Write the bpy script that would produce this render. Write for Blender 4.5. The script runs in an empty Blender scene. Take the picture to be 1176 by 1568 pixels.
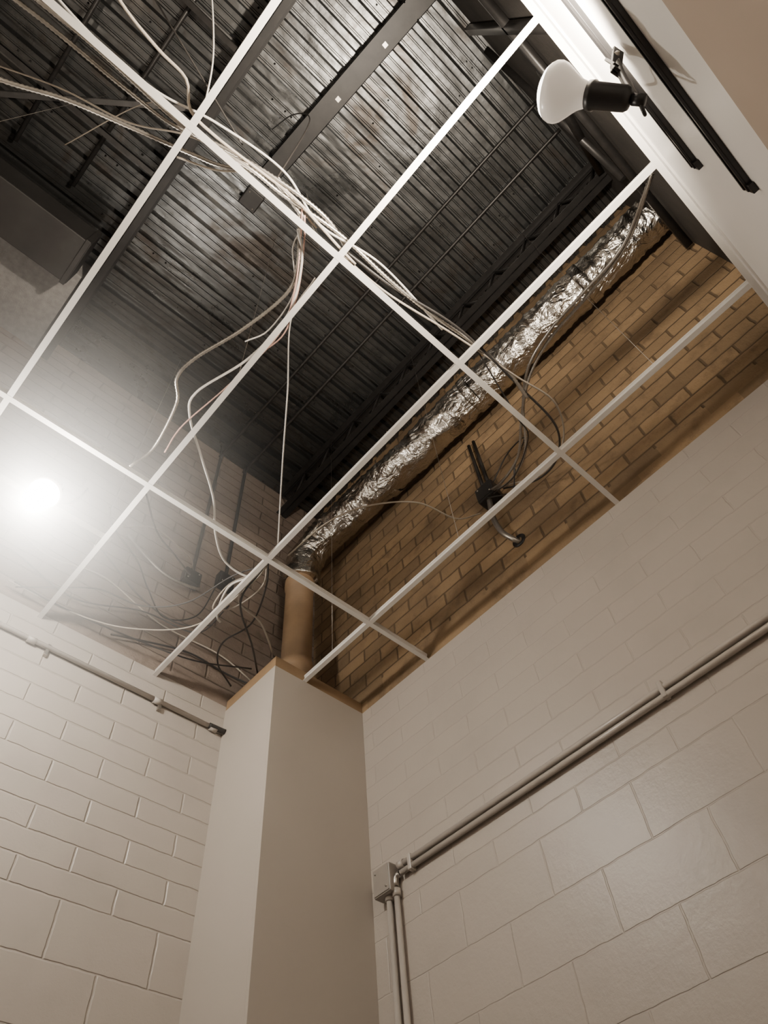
import bpy, bmesh, math, random
from mathutils import Vector, Matrix, Quaternion, noise
random.seed(4)
ZO = 4.10            # ceiling grid height above the floor; geometry below is modelled with grid level = 0
XR, YL, Y3, XL = 2.2207, 2.1462, -0.955, -2.3
YU = -1.08           # upper (plenum) wall behind the stud wall
XC, YC = 1.6433, 1.72
ZD = 2.40
COL = bpy.context.scene.collection

# ------------------------------------------------------------------ materials
def newmat(name):
    m = bpy.data.materials.new(name); m.use_nodes = True
    nt = m.node_tree; nt.nodes.clear()
    out = nt.nodes.new('ShaderNodeOutputMaterial'); b = nt.nodes.new('ShaderNodeBsdfPrincipled')
    nt.links.new(b.outputs[0], out.inputs[0])
    return m, nt, b
def N(nt, t, **kw):
    n = nt.nodes.new(t)
    for k, v in kw.items():
        setattr(n, k, v)
    return n
def mth(nt, op, a, b=None, c=None, clamp=False):
    n = N(nt, 'ShaderNodeMath', operation=op); n.use_clamp = clamp
    for i, v in enumerate((a, b, c)):
        if v is None: continue
        if isinstance(v, (int, float)): n.inputs[i].default_value = v
        else: nt.links.new(v, n.inputs[i])
    return n.outputs[0]
def smooth(nt, v, lo, hi):
    n = N(nt, 'ShaderNodeMapRange', interpolation_type='SMOOTHSTEP')
    nt.links.new(v, n.inputs[0]); n.inputs[1].default_value = lo; n.inputs[2].default_value = hi
    return n.outputs[0]
def mixc(nt, f, a, b):
    n = N(nt, 'ShaderNodeMix', data_type='RGBA')
    if isinstance(f, (int, float)): n.inputs[0].default_value = f
    else: nt.links.new(f, n.inputs[0])
    for i, v in ((6, a), (7, b)):
        if isinstance(v, tuple): n.inputs[i].default_value = (*v, 1)
        else: nt.links.new(v, n.inputs[i])
    return n.outputs[2]
def nz(nt, vec, scale, detail=4, rough=.55, dist=0.):
    n = N(nt, 'ShaderNodeTexNoise'); n.inputs['Scale'].default_value = scale
    n.inputs['Detail'].default_value = detail; n.inputs['Roughness'].default_value = rough
    n.inputs['Distortion'].default_value = dist
    nt.links.new(vec, n.inputs['Vector']); return n.outputs[0]
def bump(nt, b, h, strength, dist):
    n = N(nt, 'ShaderNodeBump'); n.inputs['Strength'].default_value = strength; n.inputs['Distance'].default_value = dist
    nt.links.new(h, n.inputs['Height']); nt.links.new(n.outputs[0], b.inputs['Normal'])
def simple(name, col, rough=.5, metal=0., var=.12, nscale=20, bmp=.15, bdist=.001, emit=None, es=0):
    m, nt, b = newmat(name)
    tc = N(nt, 'ShaderNodeTexCoord').outputs['Object']
    f = nz(nt, tc, nscale)
    c2 = tuple(max(0, c * (1 - var * 2)) for c in col)
    nt.links.new(mixc(nt, f, tuple(min(1, c * (1 + var)) for c in col), c2), b.inputs['Base Color'])
    b.inputs['Roughness'].default_value = rough; b.inputs['Metallic'].default_value = metal
    if bmp: bump(nt, b, nz(nt, tc, nscale * 8), bmp, bdist)
    if emit:
        b.inputs['Emission Color'].default_value = (*emit, 1); b.inputs['Emission Strength'].default_value = es
    return m
def masonry(name, face, mortar, axis, u0, v0, bw, bh, jw, jdepth, rough=.5, varc=.06, grain=.4, vmin=None, dirt=None, half=None, fine=90):
    """half='ABOVE'/'BELOW': courses are half height on that side of v0"""
    m, nt, b = newmat(name)
    tc = N(nt, 'ShaderNodeTexCoord').outputs['Object']
    sep = N(nt, 'ShaderNodeSeparateXYZ'); nt.links.new(tc, sep.inputs[0])
    wob = mth(nt, 'MULTIPLY', mth(nt, 'SUBTRACT', nz(nt, tc, 14, 2), .5), .010)
    u = mth(nt, 'ADD', mth(nt, 'SUBTRACT', sep.outputs[axis], u0), wob)
    v = mth(nt, 'ADD', mth(nt, 'SUBTRACT', sep.outputs['Z'], v0), wob)
    if half:
        k = mth(nt, 'ADD', mth(nt, 'GREATER_THAN' if half == 'ABOVE' else 'LESS_THAN', v, 0.0), 1.0)
        v = mth(nt, 'MULTIPLY', v, k)
    row = mth(nt, 'FLOOR', mth(nt, 'DIVIDE', v, bh))
    odd = mth(nt, 'FLOORED_MODULO', row, 2.0)
    us = mth(nt, 'ADD', u, mth(nt, 'MULTIPLY', odd, bw / 2))
    du = mth(nt, 'PINGPONG', us, bw / 2)
    dv = mth(nt, 'PINGPONG', v, bh / 2)
    if half: dv = mth(nt, 'DIVIDE', dv, k)
    d = mth(nt, 'MINIMUM', du, mth(nt, 'MULTIPLY', dv, 1.25))
    h = smooth(nt, d, jw * .25, jw)          # 0 in joint, 1 on the face
    if vmin is not None:
        pl = mth(nt, 'LESS_THAN', sep.outputs['Z'], vmin)
        h = mth(nt, 'MAXIMUM', h, pl)
    cid = mth(nt, 'ADD', mth(nt, 'FLOOR', mth(nt, 'DIVIDE', us, bw)), mth(nt, 'MULTIPLY', row, 17.3))
    wn = N(nt, 'ShaderNodeTexWhiteNoise', noise_dimensions='1D'); nt.links.new(cid, wn.inputs['W'])
    fa = tuple(min(1, c * (1 + varc)) for c in face); fb = tuple(c * (1 - varc) for c in face)
    c = mixc(nt, wn.outputs[0], fa, fb)
    blot = nz(nt, tc, 2.3, 5, .6)
    c = mixc(nt, mth(nt, 'MULTIPLY', smooth(nt, blot, .45, .75), .5), c, tuple(x * .82 for x in face))
    if dirt:
        c = mixc(nt, mth(nt, 'MULTIPLY', smooth(nt, nz(nt, tc, 7, 6, .7), .48, .70), .75), c, dirt)
        c = mixc(nt, mth(nt, 'MULTIPLY', smooth(nt, nz(nt, tc, 1.6, 4, .6), .45, .65), .45), c, tuple(x*.75 for x in dirt))
    c = mixc(nt, h, mortar, c)
    nt.links.new(c, b.inputs['Base Color'])
    b.inputs['Roughness'].default_value = rough
    g = nz(nt, tc, fine, 5, .7); g2 = nz(nt, tc, 18, 3)
    hh = mth(nt, 'ADD', h, mth(nt, 'MULTIPLY', mth(nt, 'ADD', g, g2), grain))
    bump(nt, b, hh, 1.0, jdepth)
    return m

PAINT = (.475, .43, .385)
M = {}
M['wallL'] = masonry('painted_block_left', PAINT, (.465, .42, .375), 'X', .1, -1.15, .4, .2, .0065, .0032, rough=.28, varc=.015, grain=.28, half='ABOVE')
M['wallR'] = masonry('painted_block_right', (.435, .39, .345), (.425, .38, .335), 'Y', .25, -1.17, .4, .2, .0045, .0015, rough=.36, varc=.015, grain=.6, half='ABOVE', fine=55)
M['brickR'] = masonry('bare_brick', (.285, .19, .102), (.125, .082, .045), 'Y', .12, .16, .26, .095, .0085, .006, rough=.85, varc=.25, grain=.7, vmin=.13, dirt=(.155, .10, .055))
M['brickL'] = masonry('bare_block', (.28, .22, .18), (.17, .13, .10), 'X', .1, -.15, .4, .1, .008, .007, rough=.85, varc=.12, grain=.7, vmin=.08, dirt=(.18, .14, .11))
M['plaster'] = simple('painted_drywall', (.47, .425, .375), .42, var=.03, nscale=3, bmp=.1, bdist=.001)
M['white'] = simple('white_panel', (.86, .83, .79), .4, var=.02, nscale=3)
M['beige'] = simple('beige_panel', (.45, .36, .28), .6, var=.05, nscale=3)
M['rawwood'] = simple('raw_board', (.32, .21, .115), .8, var=.15, nscale=12, bmp=.4)
M['darkwall'] = simple('dark_sheathing', (.045, .038, .032), .8, var=.4, nscale=5, bmp=.5, bdist=.004)
M['tee'] = simple('grid_white_enamel', (.74, .71, .67), .35, var=.03, nscale=9)
M['steel'] = simple('joist_paint', (.020, .018, .017), .45, metal=.3, var=.4, nscale=15)
M['black'] = simple('black_plastic', (.012, .011, .011), .4, var=.2)
M['conduitw'] = simple('painted_conduit', (.45, .41, .37), .28, var=.04)
M['boxpaint'] = simple('box_paint', (.30, .27, .24), .4, var=.08)
M['dkconduit'] = simple('dark_conduit', (.05, .047, .045), .4, metal=.6, var=.3)
M['galv'] = simple('galvanised', (.42, .39, .35), .35, metal=.8, var=.2, nscale=30)
M['cable'] = simple('beige_cable', (.40, .35, .29), .5, var=.08)
M['cablew'] = simple('white_cable', (.58, .55, .51), .5, var=.05)
M['cablep'] = simple('pink_cable', (.55, .34, .28), .5, var=.05)
M['cabled'] = simple('black_cable', (.03, .027, .025), .5, var=.1)
M['pipe'] = simple('tan_pipe', (.36, .24, .14), .6, var=.2, nscale=9, bmp=.2)
M['plastergrey'] = simple('grey_stucco', (.30, .29, .28), .9, var=.25, nscale=28, bmp=.8, bdist=.006)
M['ductdark'] = simple('dark_duct', (.055, .052, .05), .45, metal=.5, var=.3, nscale=4)
M['floor'] = simple('vinyl_floor', (.26, .23, .20), .5, var=.1, nscale=5)
M['bulb'] = simple('bulb_glass', (.85, .81, .75), .25, var=.01, bmp=0, emit=(1, .86, .72), es=.28)
M['glowR'] = simple('bulb_face', (.9, .9, .85), .3, var=.01, bmp=0, emit=(1, .92, .82), es=9)
M['glowL'] = simple('bulb_face_bright', (.9, .9, .85), .3, var=.01, bmp=0, emit=(1, .95, .88), es=90)
# galvanised deck: neutral dark steel, long oil-canning waves along the ribs, water stains
m, nt, b = newmat('deck_steel'); M['deck'] = m
tc = N(nt, 'ShaderNodeTexCoord').outputs['Object']
mp = N(nt, 'ShaderNodeMapping'); mp.inputs['Scale'].default_value = (1.0, 2.2, 1); nt.links.new(tc, mp.inputs[0])
st = nz(nt, mp.outputs[0], 1.6, 3, .5)
grime = nz(nt, tc, 2.6, 7, .68, .6)
c = mixc(nt, st, (.085, .087, .088), (.15, .15, .147))
c = mixc(nt, mth(nt, 'MULTIPLY', smooth(nt, grime, .50, .66), .75), c, (.060, .047, .037))
c = mixc(nt, mth(nt, 'MULTIPLY', smooth(nt, nz(nt, tc, 1.9, 6, .7), .58, .70), .35), c, (.25, .235, .215))
nt.links.new(c, b.inputs['Base Color']); b.inputs['Metallic'].default_value = .9
nt.links.new(mth(nt, 'ADD', mth(nt, 'MULTIPLY', grime, .50), .07), b.inputs['Roughness'])
bump(nt, b, mth(nt, 'ADD', nz(nt, mp.outputs[0], 3.0, 2), mth(nt, 'MULTIPLY', nz(nt, tc, 18, 4), .12)), .5, .02)
# foil
m, nt, b = newmat('foil'); M['foil'] = m
tc = N(nt, 'ShaderNodeTexCoord').outputs['Object']
mp = N(nt, 'ShaderNodeMapping'); mp.inputs['Scale'].default_value = (1, .6, 1); nt.links.new(tc, mp.inputs[0])
vo = N(nt, 'ShaderNodeTexVoronoi'); vo.inputs['Scale'].default_value = 10; nt.links.new(mp.outputs[0], vo.inputs['Vector'])
b.inputs['Metallic'].default_value = 1
nt.links.new(mixc(nt, nz(nt, tc, 5), (.68, .65, .60), (.40, .375, .34)), b.inputs['Base Color'])
b.inputs['Roughness'].default_value = .23
bump(nt, b, mth(nt, 'ADD', nz(nt, mp.outputs[0], 8, 5, .55, 1.6), mth(nt, 'MULTIPLY', vo.outputs['Distance'], .6)), .9, .034)
# added scattering volume, densest at the left lamp, imitates its glare
hz = bpy.data.materials.new('lamp_glow_volume'); hz.use_nodes = True; nt = hz.node_tree; nt.nodes.clear()
out = nt.nodes.new('ShaderNodeOutputMaterial'); vs = nt.nodes.new('ShaderNodeVolumeScatter')
tc = N(nt, 'ShaderNodeTexCoord').outputs['Object']
ln = N(nt, 'ShaderNodeVectorMath', operation='LENGTH'); nt.links.new(tc, ln.inputs[0])
dn = mth(nt, 'MULTIPLY', mth(nt, 'POWER', mth(nt, 'SUBTRACT', 1.0, mth(nt, 'DIVIDE', ln.outputs['Value'], 1.05), clamp=True), 1.9), 1.9)
nt.links.new(dn, vs.inputs['Density']); nt.links.new(vs.outputs[0], out.inputs['Volume'])
M['glowvol'] = hz

# ------------------------------------------------------------------ mesh kit
class Builder:
    def __init__(s, name):
        s.name = name; s.bm = bmesh.new(); s.mats = []
    def mi(s, mat):
        if mat not in s.mats: s.mats.append(mat)
        return s.mats.index(mat)
    def face(s, vs, mat, smooth=False):
        try: f = s.bm.faces.new(vs)
        except ValueError: return
        f.material_index = s.mi(mat); f.smooth = smooth
    def box(s, lo, hi, mat, bev=0., M4=None):
        x0, y0, z0 = lo; x1, y1, z1 = hi
        co = [(x0,y0,z0),(x1,y0,z0),(x1,y1,z0),(x0,y1,z0),(x0,y0,z1),(x1,y0,z1),(x1,y1,z1),(x0,y1,z1)]
        vs = [s.bm.verts.new(M4 @ Vector(c) if M4 else c) for c in co]
        fs = []
        for q in ((0,3,2,1),(4,5,6,7),(0,1,5,4),(1,2,6,5),(2,3,7,6),(3,0,4,7)):
            f = s.bm.faces.new([vs[i] for i in q]); f.material_index = s.mi(mat); fs.append(f)
        if bev:
            es = list({e for f in fs for e in f.edges})
            r = bmesh.ops.bevel(s.bm, geom=es, offset=bev, segments=2, affect='EDGES', profile=.5)
            for f in r['faces']: f.material_index = s.mi(mat)
    def ring(s, c, a, b2, r, n):
        return [s.bm.verts.new(c + a * (r * math.cos(2*math.pi*i/n)) + b2 * (r * math.sin(2*math.pi*i/n))) for i in range(n)]
    def lathe(s, origin, axis, prof, mat, n=24):
        """prof: list of (distance along axis, radius[, mat])"""
        ax = Vector(axis).normalized(); a = ax.orthogonal().normalized(); b2 = ax.cross(a)
        prev = None; o = Vector(origin)
        for q in prof:
            rg = s.ring(o + ax * q[0], a, b2, max(q[1], 1e-4), n)
            mm = q[2] if len(q) > 2 else mat
            if prev:
                for i in range(n): s.face([prev[i], prev[(i+1)%n], rg[(i+1)%n], rg[i]], mm, True)
            prev = rg
    def tube(s, pts, r, mat, n=8, step=.02, ridge=0., rf=None, spline=True, pitch=2):
        P = [Vector(p) for p in pts]
        path = []
        if spline and len(P) > 2:
            Q = [P[0]*2-P[1]] + P + [P[-1]*2-P[-2]]
            for i in range(1, len(Q)-2):
                k = max(2, int((Q[i+1]-Q[i]).length/step))
                for j in range(k):
                    t = j/k; a, b_, c_, d = Q[i-1], Q[i], Q[i+1], Q[i+2]
                    path.append(.5*((2*b_)+(c_-a)*t+(2*a-5*b_+4*c_-d)*t*t+(3*b_-a-3*c_+d)*t**3))
            path.append(P[-1])
        else:
            for i in range(len(P)-1):
                k = max(1, int((P[i+1]-P[i]).length/step)) if step else 1
                for j in range(k): path.append(P[i].lerp(P[i+1], j/k))
            path.append(P[-1])
        up = None; prev = None; last = None
        for i, p in enumerate(path):
            t = (path[min(i+1, len(path)-1)] - path[max(i-1, 0)]).normalized()
            if up is None: up = t.orthogonal().normalized()
            up = (up - t*up.dot(t)).normalized(); sd = t.cross(up)
            rr = r * (1 + (ridge if i % pitch == 0 else -ridge))
            if rf:
                rg = []
                for k in range(n):
                    an = 2*math.pi*k/n; dv = up*math.cos(an)+sd*math.sin(an)
                    rg.append(s.bm.verts.new(p + dv*rf(i, p, dv, rr)))
            else: rg = s.ring(p, up, sd, rr, n)
            if prev:
                for k in range(n): s.face([prev[k], prev[(k+1)%n], rg[(k+1)%n], rg[k]], mat, True)
            else: s.face(list(reversed(rg)), mat)
            prev = rg
        s.face(prev, mat)
    def done(s, parent=None):
        bmesh.ops.recalc_face_normals(s.bm, faces=s.bm.faces)
        me = bpy.data.meshes.new(s.name); s.bm.to_mesh(me); s.bm.free()
        for k in s.mats: me.materials.append(M[k])
        o = bpy.data.objects.new(s.name, me); COL.objects.link(o)
        if parent: o.parent = parent
        else: o.location.z = ZO
        return o

# ------------------------------------------------------------------ room shell
T = .15
w = Builder('wall_right')
w.box((XR, YU-T, -ZO), (XR+T, YL+T, 0.0), 'wallR')
w.box((XR+.002, YU-T, 0.0), (XR+T, YL+T, ZD+.1), 'brickR')
w.done()
w = Builder('wall_left')
w.box((XL-T, YL, -ZO), (XR, YL+T, 0.03), 'wallL')
w.box((XL-T, YL+.002, 0.03), (XR, YL+T, ZD+.1), 'brickL')
w.done()
w = Builder('wall_back')
w.box((XL-T, YU-T, -ZO), (XL, YL, ZD+.1), 'plaster')
w.done()
# stud wall with the black tracks, top of frame right
w = Builder('wall_front')
w.box((XL, Y3-.10, -ZO), (XR, Y3, -.95), 'plaster')
w.box((XL, Y3-.10, -.95), (XR, Y3, -.02), 'white')
w.done()
w = Builder('wall_front_upper')
w.box((XL, YU-T, -.02), (XR, YU, ZD+.1), 'darkwall')
w.done()
w = Builder('floor'); w.box((XL-T, YU-T, -ZO-.1), (XR+T, YL+T, -ZO), 'floor'); w.done()

# corner chase (column)
w = Builder('wall_chase')
w.box((XC, YC, -ZO), (XR, YC+.016, .0), 'plaster', .001)
w.box((XC, YC+.016, -ZO), (XC+.016, YL, .0), 'plaster', .001)
w.box((XC+.004, YC+.004, 0), (XR, YC+.02, .07), 'rawwood')
w.box((XC+.004, YC+.02, 0), (XC+.02, YL, .07), 'rawwood')
w.done()

# corrugated deck
w = Builder('ceiling')
y = YU-.1; prof = []
while y < YL+.12:
    # wide flat pan below, narrow deep groove above
    prof += [(y, ZD+.0), (y+.034, ZD+.0), (y+.046, ZD-.05), (y+.072, ZD-.05), (y+.076, ZD-.043), (y+.082, ZD-.043), (y+.086, ZD-.05), (y+.116, ZD-.05), (y+.120, ZD-.043), (y+.126, ZD-.043), (y+.130, ZD-.05), (y+.140, ZD-.05)]
    y += .152
prof.append((y, ZD))
x0, x1 = XL-.1, XR+.1
prev = None
for (yy, zz) in prof:
    cur = [w.bm.verts.new((x0, yy, zz)), w.bm.verts.new((x1, yy, zz))]
    if prev: w.face([prev[0], prev[1], cur[1], cur[0]], 'deck')
    prev = cur
w.box((x0, YU-.1, ZD+.03), (x1, YL+.1, ZD+.12), 'steel')
for i in range(110):
    xx = random.uniform(-1.5, 2.1); k = random.randint(0, 20); yy = YU-.1+.152*k+.096
    if yy > YL-.05: continue
    w.lathe((xx, yy, ZD-.05), (0, 0, -1), [(0, .006), (.004, .006), (.006, .003), (.022, .002)], 'steel', 6)
w.done()

# ------------------------------------------------------------------ joists
def joist(x, name='steel_bar_joist'):
    w = Builder(name)
    ya, yb = YU+.004, YL-.004
    for zz, s_ in ((ZD-.056, -1), (2.06, 1)):
        for sx in (-1, 1):
            w.box((x+sx*.006 if sx > 0 else x-.045, ya, zz-.003), (x+.045 if sx > 0 else x-.006, yb, zz+.003), 'steel')
            w.box((x+sx*.006-.002, ya, min(zz, zz+s_*.04)), (x+sx*.006+.002, yb, max(zz, zz+s_*.04)), 'steel')
    n = 11; dy = (yb-ya)/n
    for i in range(n):
        a = ya+i*dy
        w.tube([(x, a, 2.33), (x, a+dy/2, 2.08)], .011, 'dkconduit', 6, step=0, spline=False)
        w.tube([(x, a+dy/2, 2.08), (x, a+dy, 2.33)], .011, 'dkconduit', 6, step=0, spline=False)
    return w.done()
joist(-.11); joist(1.87); joist(-1.35)
# bridging angles between joists in the left bay
w = Builder('bridging_angle')
for a, b_ in (((-1.30, 1.16, 2.08), (-.16, .30, 2.30)), ((-1.30, -.1, 2.30), (-.16, -.1, 2.08)), ((-1.30, -.1, 2.08), (-.16, -.1, 2.30)), ((-1.30, .72, 2.07), (-.16, .72, 2.07))):
    a = Vector(a); b_ = Vector(b_); d = (b_-a); L = d.length
    Q = Matrix.Translation(a) @ d.to_track_quat('X', 'Z').to_matrix().to_4x4()
    w.box((0, -.016, -.002), (L, .016, .002), 'dkconduit', 0, Q); w.box((0, -.016, -.002), (L, -.012, .030), 'dkconduit', 0, Q)
w.done()
# hanging strut channel
w = Builder('steel_channel')
Mx = Matrix.Translation((.355, .32, 2.2)) @ Matrix.Rotation(math.atan2(.085, 1.25), 4, 'Z')
w.box((-.06, -1.38, 0), (.06, 0, .004), 'steel', 0, Mx)
w.box((-.06, -1.38, 0), (-.056, 0, .06), 'steel', 0, Mx)
w.box((.056, -1.38, 0), (.06, 0, .06), 'steel', 0, Mx)
for yy in (-.62, -1.0): w.box((.0, yy, -.003), (.025, yy+.025, 0), 'galv', 0, Mx)
for yy in (-.1, -1.2):
    w.tube([Mx @ Vector((.055, yy, .0)), Mx @ Vector((.055, yy, .15))], .005, 'steel', 6, 0, spline=False)
    w.tube([Mx @ Vector((-.055, yy, .0)), Mx @ Vector((-.055, yy, .15))], .005, 'steel', 6, 0, spline=False)
w.done()
def jbox(name, c, d, mat, cov=(0, 0, -1)):
    w = Builder(name); c = Vector(c); d = Vector(d)
    w.box(c-d/2, c+d/2, mat, min(d)*.12)
    cv = Vector(cov); e = Vector([d[i]*.9 if not cov[i] else .006 for i in range(3)])
    cc = c + Vector([cov[i]*d[i]/2 for i in range(3)])
    w.box(cc-e/2, cc+e/2, mat, .001)
    for s_ in (-1, 1):
        off = Vector([0 if cov[i] else s_*d[i]*.3 for i in range(3)])
        w.lathe(cc+off, cv, [(0, .005), (.006, .005), (.007, .0)], 'galv', 8)
    return w
jbox('junction_box', (.36, .5, 2.30), (.12, .12, .08), 'steel').done()

# wall bracing in the dark corner
w = Builder('angle_bracing')
for a, b_ in (((.9, YU+.035, 2.3), (1.75, YU+.035, 1.5)), ((1.0, YU+.035, 1.3), (1.8, YU+.035, 2.0)), ((.2, YU+.035, 1.25), (2.18, YU+.035, 1.25)), ((.75, YU+.035, .0), (.75, YU+.035, 2.3))):
    w.tube([a, b_], .028, 'dkconduit', 4, step=0, spline=False)
w.done()

# grey bulkhead and dark duct at the left
w = Builder('trim_bulkhead'); w.box((XL, 1.53, 2.10), (-.17, YL, ZD-.055), 'plastergrey', .004); w.done()
w = Builder('rectangular_duct'); w.box((XL+.005, 1.20, 1.80), (-.20, 1.50, 2.04), 'ductdark', .006)
for xx in (-.22, -.9, -1.6): w.box((xx-.015, 1.19, 1.79), (xx+.015, 1.51, 2.05), 'ductdark', .003)
w.done()

# ------------------------------------------------------------------ ceiling grid
w = Builder('suspended_ceiling_grid')
def tee(a, b_, along):
    h = .0115
    if along == 'Y':
        x = a[0]
        w.box((x-h, a[1], 0), (x+h, b_[1], .0025), 'tee'); w.box((x-.0015, a[1], .002), (x+.0015, b_[1], .036), 'tee'); w.box((x-.004, a[1], .030), (x+.004, b_[1], .040), 'tee')
    else:
        y = a[1]
        w.box((a[0], y-h, -.0008), (b_[0], y+h, .0018), 'tee'); w.box((a[0], y-.0015, .002), (b_[0], y+.0015, .036), 'tee'); w.box((a[0], y-.004, .030), (b_[0], y+.004, .040), 'tee')
for x in (-1.83, -1.22, -.61, 0, .61, 1.22): tee((x, Y3), (x, YL), 'Y')
tee((1.83, Y3), (1.83, YC), 'Y')
for yy in (0, 1.22): tee((XL, yy), (XR, yy), 'X')
for x in (-.61, .61, 1.83):
    for yy in (-.5, .6, 1.7 if x < 1.8 else 1.5):
        w.tube([(x, yy, .03), (x+.01, yy, ZD-.055)], .0012, 'galv', 5, 0, spline=False)
w.done()
# wall angle at the stud wall
w = Builder('trim_wall_angle')
w.box((XL, Y3, -.003), (XR, Y3+.026, .0), 'tee'); w.box((XL, Y3, -.028), (XR, Y3+.003, .0), 'tee')
w.box((XL, Y3, -.062), (XR, Y3+.008, -.034), 'tee', .001)
w.box((XL, YU, -.10), (XR, Y3-.1, -.02), 'tee')
w.done()
# black tracks on stud wall
def track(z, xa, xb, h):
    w = Builder('black_track')
    w.box((xa, Y3, z-h/2), (xb, Y3+.014, z+h/2), 'black', .002)
    w.box((xa, Y3+.014, z-h/2), (xb, Y3+.02, z-h/4), 'black'); w.box((xa, Y3+.014, z+h/4), (xb, Y3+.02, z+h/2), 'black')
    w.box((xb-.02, Y3, z-h), (xb+.008, Y3+.016, z+h*.7), 'black', .002)
    w.done()
track(-.375, XL+.005, 1.16, .026); track(-.67, XL+.005, 1.18, .030)
w = Builder('trim_header')
w.box((XL, Y3, -1.35), (XR, Y3+.012, -.955), 'beige', .002); w.done()

# ------------------------------------------------------------------ foil duct + riser
def crinkle(i, p, dv, rr):
    q = p*6 + dv*1.0
    return rr*(1 + .08*noise.noise(q) + .08*noise.noise(p*14+dv*1.6) + .05*abs(noise.noise(p*30+dv*4)))
w = Builder('foil_flexible_duct')
w.tube([(2.03, -1.07, 1.5), (2.025, -.4, 1.49), (2.02, .3, 1.48), (2.015, 1.0, 1.47), (1.995, 1.55, 1.46), (1.965, 1.80, 1.40), (1.935, 1.91, 1.26), (1.93, 1.93, 1.065)], .120, 'foil', 40, step=.016, ridge=.02, rf=crinkle, pitch=3)
for yy in (-.55, .35, 1.15): w.lathe((2.02, yy, 1.48), (0, 1, 0), [(-.03, .124), (-.028, .128), (.028, .128), (.03, .124)], 'foil', 32)
w.done()
w = Builder('riser_pipe')
w.lathe((1.925, 1.93, -.6), (0, 0, 1), [(0, .088), (.85, .088), (.85, .096), (.93, .096), (.93, .088), (1.60, .088), (1.60, .096), (1.66, .096)], 'pipe', 32)
w.done()

# ------------------------------------------------------------------ conduits
w = Builder('wall_conduit')
yy = YL-.018
w.tube([(XL, yy, -.155), (XC-.005, yy, -.150)], .0115, 'conduitw', 12, step=0, spline=False)
w.tube([(XC-.09, yy-.005, -.152), (XC-.03, yy-.006, -.15), (XC, yy-.01, -.152)], .0145, 'cabled', 10, step=.01)
for xx in (-.6, .45, .62, 1.26, 1.58):
    w.lathe((xx-.02, yy, -.154), (1, 0, 0), [(0, .0115), (0, .016), (.04, .016), (.04, .0115)], 'conduitw', 14)
for xx in (.70, 1.28): w.box((xx-.008, yy-.002, -.195), (xx+.008, YL, -.13), 'galv', .002)
w.done()
w = Builder('wall_conduit')
xx = XR-.020
for k, z in enumerate((-.945, -.978)):
    w.tube([(xx, 1.52, z), (xx, YU+.15, z-.015)], .012, 'conduitw', 12, step=0, spline=False)
for y_ in (.20, -.55, 1.46):
    w.box((xx-.014, y_-.010, -.996), (XR, y_+.010, -.928), 'conduitw', .004)
for y_ in (1.60, 1.555):
    w.tube([(xx, y_, -1.03), (xx, y_, -ZO+.02)], .0125, 'conduitw', 12, step=0, spline=False)
    w.lathe((xx, y_, -1.03), (0, 0, -1), [(0, .012), (0, .018), (.03, .018), (.03, .012)], 'conduitw', 14)
w.tube([(xx, 1.53, -.978), (xx-.004, 1.548, -.985), (xx-.004, 1.555, -1.02)], .013, 'galv', 12, step=.01)
w.lathe((xx, 1.53, -.945), (0, -1, 0), [(0, .012), (0, .018), (.03, .018), (.03, .012)], 'conduitw', 14)
w.done()
jbox('wall_junction_box', (XR-.03, 1.60, -.985), (.058, .10, .12), 'boxpaint', (-1, 0, 0)).done()

# dark conduits below deck, down the left wall to boxes
for x_, zb in ((1.27, .82), (1.49, .96)):
    w = Builder('dark_conduit')
    w.tube([(x_+.05, YU+.01, 2.33), (x_+.01, YL-.12, 2.33), (x_, YL-.04, 2.30), (x_, YL-.03, 2.2), (x_, YL-.03, zb)], .012, 'dkconduit', 10, step=.03)
    w.done()
    jbox('junction_box', (x_, YL-.03, zb-.04), (.11, .055, .11), 'dkconduit', (0, -1, 0)).done()
w = Builder('dark_conduit'); w.tube([(-.46, YU+.01, 2.28), (-.50, 1.15, 2.28)], .014, 'dkconduit', 8, step=0, spline=False); w.done()
w = Builder('dark_conduit'); w.tube([(-.85, YU+.01, 2.28), (-.87, 1.15, 2.28)], .014, 'dkconduit', 8, step=0, spline=False); w.done()
w = Builder('dark_conduit')
for y_ in (.545, .585): w.tube([(XR-.03, y_, 1.34), (XR-.03, y_, .78)], .011, 'dkconduit', 10, step=0, spline=False)
w.done()
jbox('junction_box', (XR-.045, .56, .72), (.08, .12, .12), 'black', (-1, 0, 0)).done()
w = Builder('flexible_conduit')
w.tube([(XR-.05, .565, .66), (XR-.055, .575, .5), (XR-.05, .56, .36), (XR-.02, .53, .29), (XR+.02, .51, .27)], .014, 'galv', 10, step=.006, ridge=.14)
w.lathe((XR+.001, .51, .27), (-1, 0, 0), [(0, .04), (.003, .04), (.003, .018)], 'black', 18)
w.done()

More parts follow.
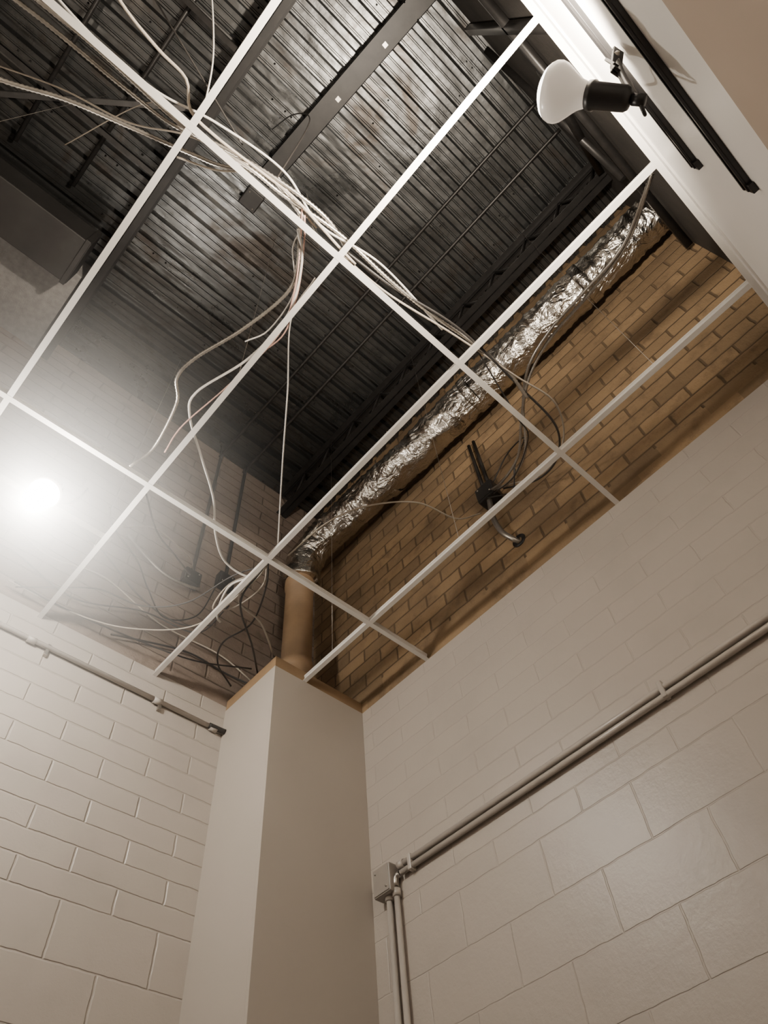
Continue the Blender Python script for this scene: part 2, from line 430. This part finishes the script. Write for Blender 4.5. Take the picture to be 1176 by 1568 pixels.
# ------------------------------------------------------------------ cables
def cable(name, pts, r, mat, arm=False, z=.055, sag=.0):
    P = []
    for i, p in enumerate(pts):
        zz = p[2] if len(p) > 2 else z + .012*math.sin(i*1.7+len(pts))
        P.append((p[0], p[1], zz))
    w = Builder(name)
    w.tube(P, r, mat, 8, step=.007 if arm else .02, ridge=.15 if arm else 0)
    w.done()
cable('loose_cable', [(-.5,-.20),(-.34,-.13),(-.20,-.10),(-.09,-.09),(-.03,-.03),(.07,-.02),(.25,-.03),(.39,-.04),(.59,-.02),(.68,-.01)], .005, 'cable')
cable('armored_cable', [(-.75,.38),(-.51,.29),(-.34,.21),(-.16,.15),(.04,.08),(.14,.04),(.25,-.03),(.33,-.03),(.43,-.01)], .0075, 'galv', True, .075)
cable('armored_cable', [(-.8,.04),(-.52,.03),(-.37,.02),(-.23,.025),(-.09,.03),(.02,.02),(.21,-.015),(.34,-.02),(.57,-.05),(.82,-.05),(1.02,-.06),(1.21,-.08),(1.42,-.09),(1.55,-.07)], .007, 'galv', True, .06)
cable('armored_cable', [(-.8,.10),(-.5,.07),(-.23,.06),(-.05,.05),(.1,.0),(.3,-.045),(.5,-.06),(.64,-.02)], .007, 'galv', True, .08)
cable('armored_cable', [(.40,-.04),(.52,.12),(.56,.24),(.52,.46),(.45,.66),(.44,.77),(.50,.87),(.54,1.10),(.51,1.23)], .007, 'galv', True, .07)
cable('loose_cable', [(.45,.03),(.53,.11),(.61,.29),(.60,.52),(.53,.77),(.57,.88),(.71,1.00),(.86,1.13),(.98,1.29),(1.10,1.39),(1.23,1.38),(1.25,1.27)], .0052, 'cablew')
cable('loose_cable', [(.42,-.03),(.47,.04),(.57,.20),(.63,.38),(.61,.67),(.57,.93),(.58,1.07)], .003, 'cablep')
cable('loose_cable', [(.44,-.02),(.50,.06),(.585,.20),(.645,.36),(.62,.5)], .003, 'cablep', z=.07)
cable('loose_cable', [(.60,.12),(.63,.30),(.80,.54),(.97,.79),(1.22,1.15)], .003, 'cablew')
cable('loose_cable', [(1.26,1.28),(1.27,1.45),(1.21,1.79),(.97,1.99),(.71,2.08),(.41,2.09)], .0035, 'cable')
cable('loose_cable', [(.63,1.29),(.77,1.43),(.90,1.50),(1.02,1.55)], .004, 'cabled')
cable('armored_cable', [(1.276,-.927,.1),(1.443,-.733,.2),(1.533,-.503,.3),(1.579,-.271,.35),(1.67,-.087,.4),(1.848,.088,.5),(2.02,.25,.55),(2.1,.42,.6),(2.14,.52,.68)], .007, 'galv', True)
cable('armored_cable', [(1.30,-.90,.12),(1.44,-.71,.2),(1.50,-.50,.28),(1.54,-.30,.33),(1.62,-.12,.38),(1.80,.04,.48),(2.0,.2,.5),(2.1,.38,.55),(2.14,.5,.66)], .007, 'galv', True)
cable('loose_cable', [(.63,-.02),(.84,-.04),(1.13,-.09),(1.49,-.08),(1.79,-.05,.12),(1.98,.08,.22),(2.09,.25,.38),(2.15,.45,.62)], .005, 'cabled')
cable('loose_cable', [(.63,.0),(.84,-.01),(1.13,-.06),(1.45,-.10),(1.7,-.12,.12),(1.95,.0,.25),(2.1,.2,.4),(2.15,.45,.64)], .004, 'cable')
cable('loose_cable', [(1.30,1.18,.06),(1.36,.977,.15),(1.50,.85,.28),(1.748,.733,.42),(2.03,.713,.52),(2.17,.64,.62)], .004, 'cable')
cable('armored_cable', [(.84,2.12,.84),(1.10,2.11,.69),(1.32,2.10,.71),(1.27,2.12,.78)], .009, 'galv', True)
cable('loose_cable', [(.43,2.06),(.71,2.08),(1.06,2.05),(1.34,1.98),(1.62,1.90,.1)], .004, 'cabled')
cable('loose_cable', [(1.25,1.30),(1.29,1.53),(1.51,1.74),(1.66,1.90,.09)], .005, 'cabled')
cable('loose_cable', [(1.25,1.28),(1.27,1.52),(1.45,1.59),(1.66,1.76,.10)], .005, 'galv')
cable('loose_cable', [(.01,.12),(.13,.07),(.25,-.02),(.36,-.03),(.5,-.01)], .0035, 'cable', z=.09)
cable('loose_cable', [(1.29,1.69),(1.25,1.67),(1.20,1.50),(1.24,1.37),(1.25,1.27)], .005, 'cablew')
cable('loose_cable', [(1.25,1.27),(1.33,1.42),(1.30,1.60),(1.22,1.66),(1.2,1.5),(1.27,1.36)], .004, 'cable', z=.08)
cable('loose_cable', [(.94,2.12,.09),(1.1,2.12,.15),(1.36,2.12,.23),(1.6,2.10,.2),(1.8,2.0,.12)], .005, 'cabled')
# thin tie wires and slack cables in the plenum
cable('loose_cable', [(-.9,-.35,.5),(-.4,-.2,.35),(-.1,-.12,.2),(.15,-.05,.1)], .003, 'cabled')
cable('loose_cable', [(-.6,.9,2.0),(-.3,.3,1.3),(-.05,.05,.3),(.05,.02,.06)], .003, 'cable')
cable('loose_cable', [(-.9,.6,1.2),(-.5,.35,.7),(-.2,.2,.35),(.0,.05,.12),(.2,-.02,.06)], .003, 'cable')
cable('loose_cable', [(-.7,-.6,1.5),(-.35,-.4,.8),(-.1,-.2,.3),(.0,-.05,.08)], .003, 'cablew')
cable('loose_cable', [(.30,-.03,.1),(.30,-.2,.8),(.25,-.1,1.6),(.22,.1,2.3)], .003, 'cabled')
cable('loose_cable', [(.45,-.02,.06),(.62,.10,.5),(.66,.2,1.2),(.60,.25,2.33)], .0025, 'galv')
cable('loose_cable', [(.2,2.12,.5),(.5,2.10,.35),(.8,2.11,.42),(1.15,2.10,.30),(1.5,2.05,.25),(1.7,1.98,.1)], .004, 'cable')
cable('loose_cable', [(.5,2.10,.7),(.75,2.08,.55),(1.0,2.09,.40),(1.2,2.0,.25),(1.27,1.75,.06)], .004, 'cabled')
cable('loose_cable', [(-.3,2.12,.35),(.0,2.11,.22),(.35,2.12,.28),(.7,2.11,.18),(1.05,2.10,.32),(1.3,1.95,.2),(1.27,1.6,.07)], .004, 'cabled')
cable('loose_cable', [(2.15,.56,.66),(2.12,.40,.5),(2.05,.30,.55),(2.08,.2,.75),(2.14,.35,.85),(2.16,.5,.76)], .004, 'cabled')
cable('loose_cable', [(1.27,-.07),(1.45,-.02),(1.6,.02),(1.78,.08,.2),(2.0,.3,.4),(2.12,.5,.6)], .003, 'cabled')
cable('loose_cable', [(-.7,-.05),(-.4,.0),(-.15,.0),(.05,-.05),(.3,-.08),(.5,-.03),(.75,-.07),(1.1,-.04)], .004, 'cablew', z=.07)
cable('loose_cable', [(.3,-.05),(.45,.0),(.48,.1),(.58,.22),(.6,.4),(.56,.5)], .003, 'cablew', z=.1)
cable('loose_cable', [(.55,1.45,.05),(.62,1.55,.08),(.80,1.66,.1),(.95,1.85,.2),(1.15,2.05,.3),(1.35,2.1,.5),(1.44,2.11,.85)], .004, 'cabled')
cable('loose_cable', [(.65,1.5,.05),(.8,1.6,.3),(.95,1.75,.5),(1.15,1.9,.65),(1.24,2.06,.8)], .0035, 'cable')
cable('loose_cable', [(1.26,1.30),(1.18,1.45),(1.1,1.7),(.95,1.85),(.75,1.9),(.6,2.0),(.45,2.1)], .0035, 'cabled', z=.07)
cable('loose_cable', [(1.24,1.25),(1.34,1.40),(1.42,1.62),(1.38,1.8),(1.45,1.95),(1.6,2.05)], .0045, 'cabled', z=.07)

# ------------------------------------------------------------------ clamp lamps
def clamp_lamp(face_c, aim, clamp_pt, glow, R=.075):
    aim = Vector(aim).normalized(); c = Vector(face_c)
    w = Builder('clamp_lamp')
    k = R/.075
    w.lathe(c + aim*.022*k, -aim, [(0, 0, glow), (.003*k, .022*k, glow), (.009*k, .042*k, glow), (.019*k, .060*k, glow), (.029*k, .069*k, glow)], glow, 40)
    w.lathe(c + aim*.022*k, -aim, [(.029*k, .069*k), (.040*k, .0745*k), (.052*k, .075*k), (.064*k, .071*k), (.080*k, .060*k), (.096*k, .048*k), (.112*k, .038*k), (.130*k, .032*k), (.150*k, .030*k)], 'bulb', 40)
    w.lathe(c + aim*.012*k, -aim, [(.125*k, .0), (.125*k, .036*k), (.140*k, .038*k), (.147*k, .034*k), (.225*k, .032*k), (.235*k, .027*k), (.245*k, .0)], 'black', 24)
    e = c - aim*.21*k; cp = Vector(clamp_pt)
    w.lathe(e - aim*.02, -aim, [(0, 0), (0, .014), (.03, .014), (.03, 0)], 'black', 14)
    w.tube([e-aim*.03, (e-aim*.03).lerp(cp, .5)+Vector((0, 0, .012)), cp], .010, 'black', 10, step=.01)
    d = (cp-e).normalized(); s_ = d.orthogonal().normalized()
    Q = Matrix.Translation(cp) @ d.to_track_quat('Y', 'Z').to_matrix().to_4x4()
    for sgn in (-1, 1):
        Q2 = Q @ Matrix.Rotation(sgn*.25, 4, 'X')
        w.box((-.016, -.06, sgn*.010-.004), (.016, .025, sgn*.010+.004), 'black', .002, Q2)
        w.box((-.018, -.085, sgn*.016-.004), (.018, -.055, sgn*.016+.004), 'black', .002, Q2)
    w.lathe(cp - s_*.018, s_, [(0, 0), (0, .009), (.036, .009), (.036, 0)], 'galv', 12)
    w.tube([e-aim*.035, e-aim*.05+Vector((.02, .02, -.01)), cp+Vector((.05, .02, -.07)), cp+Vector((.10, .015, -.02)), cp+Vector((.12, .01, .1))], .0045, 'black', 8, step=.01)
    w.done()
aimR = (-.62, .50, .60)
clamp_lamp((.640, -.745, -.60), aimR, (.738, -.92, -.50), 'glowR', .068)
aimL = (-.15, -.25, -.9)
LP = Vector((.30, 1.47, -.07))
clamp_lamp(LP, aimL, (.33, 1.54, .13), 'glowL', .065)
w = Builder('lamp_support_bar'); w.box((-.0, 1.575, .042), (.64, 1.605, .048), 'galv', .001); w.box((-.0, 1.575, .042), (.64, 1.578, .07), 'galv'); w.done()
w = Builder('lamp_glow_volume')  # added ball of scatter for the bloom-like glow around the left bulb
bmesh.ops.create_icosphere(w.bm, subdivisions=3, radius=1.05); w.mats = ['glowvol']
o = w.done(); o.location = (LP.x, LP.y, LP.z+ZO)

# ------------------------------------------------------------------ lights
def light(name, typ, loc, energy, color, **kw):
    l = bpy.data.lights.new(name, typ); l.energy = energy; l.color = color
    for k, v in kw.items(): setattr(l, k, v)
    o = bpy.data.objects.new(name, l); COL.objects.link(o); o.location = (loc[0], loc[1], loc[2]+ZO)
    return o
def aimat(o, d): o.rotation_euler = Vector(d).to_track_quat('-Z', 'Y').to_euler()
aR = Vector(aimR).normalized()
o = light('lamp_light_right', 'SPOT', Vector((.640, -.745, -.60))+aR*.045, 470, (1, .88, .73), spot_size=math.radians(160), spot_blend=1., shadow_soft_size=.05); aimat(o, (aR+Vector((.4, -.5, .6))).normalized())
aL = Vector(aimL).normalized()
o = light('lamp_light_left', 'POINT', LP+aL*.10, 100, (1, .92, .81), shadow_soft_size=.05)
light('room_lamp', 'POINT', (-1.6, .2, -1.2), 20, (1, .87, .72), shadow_soft_size=.12)
wd = bpy.data.worlds.new('world'); bpy.context.scene.world = wd; wd.use_nodes = True
wd.node_tree.nodes['Background'].inputs[0].default_value = (.05, .045, .04, 1)

# ------------------------------------------------------------------ camera
f = 1439.4575; rv = Vector((.5306, -.2757, .6927))
Rw2c = Quaternion(rv.normalized(), rv.length).to_matrix()
Rc = Rw2c.transposed() @ Matrix(((1,0,0),(0,-1,0),(0,0,-1)))
cam = bpy.data.cameras.new('camera'); co = bpy.data.objects.new('camera', cam); COL.objects.link(co)
cam.sensor_fit = 'VERTICAL'; cam.sensor_height = 36; cam.lens = f/2048*36; cam.clip_start = .02
co.matrix_world = Matrix.Translation((.1668, -.4655, -2.6088+ZO)) @ Rc.to_4x4()
bpy.context.scene.camera = co
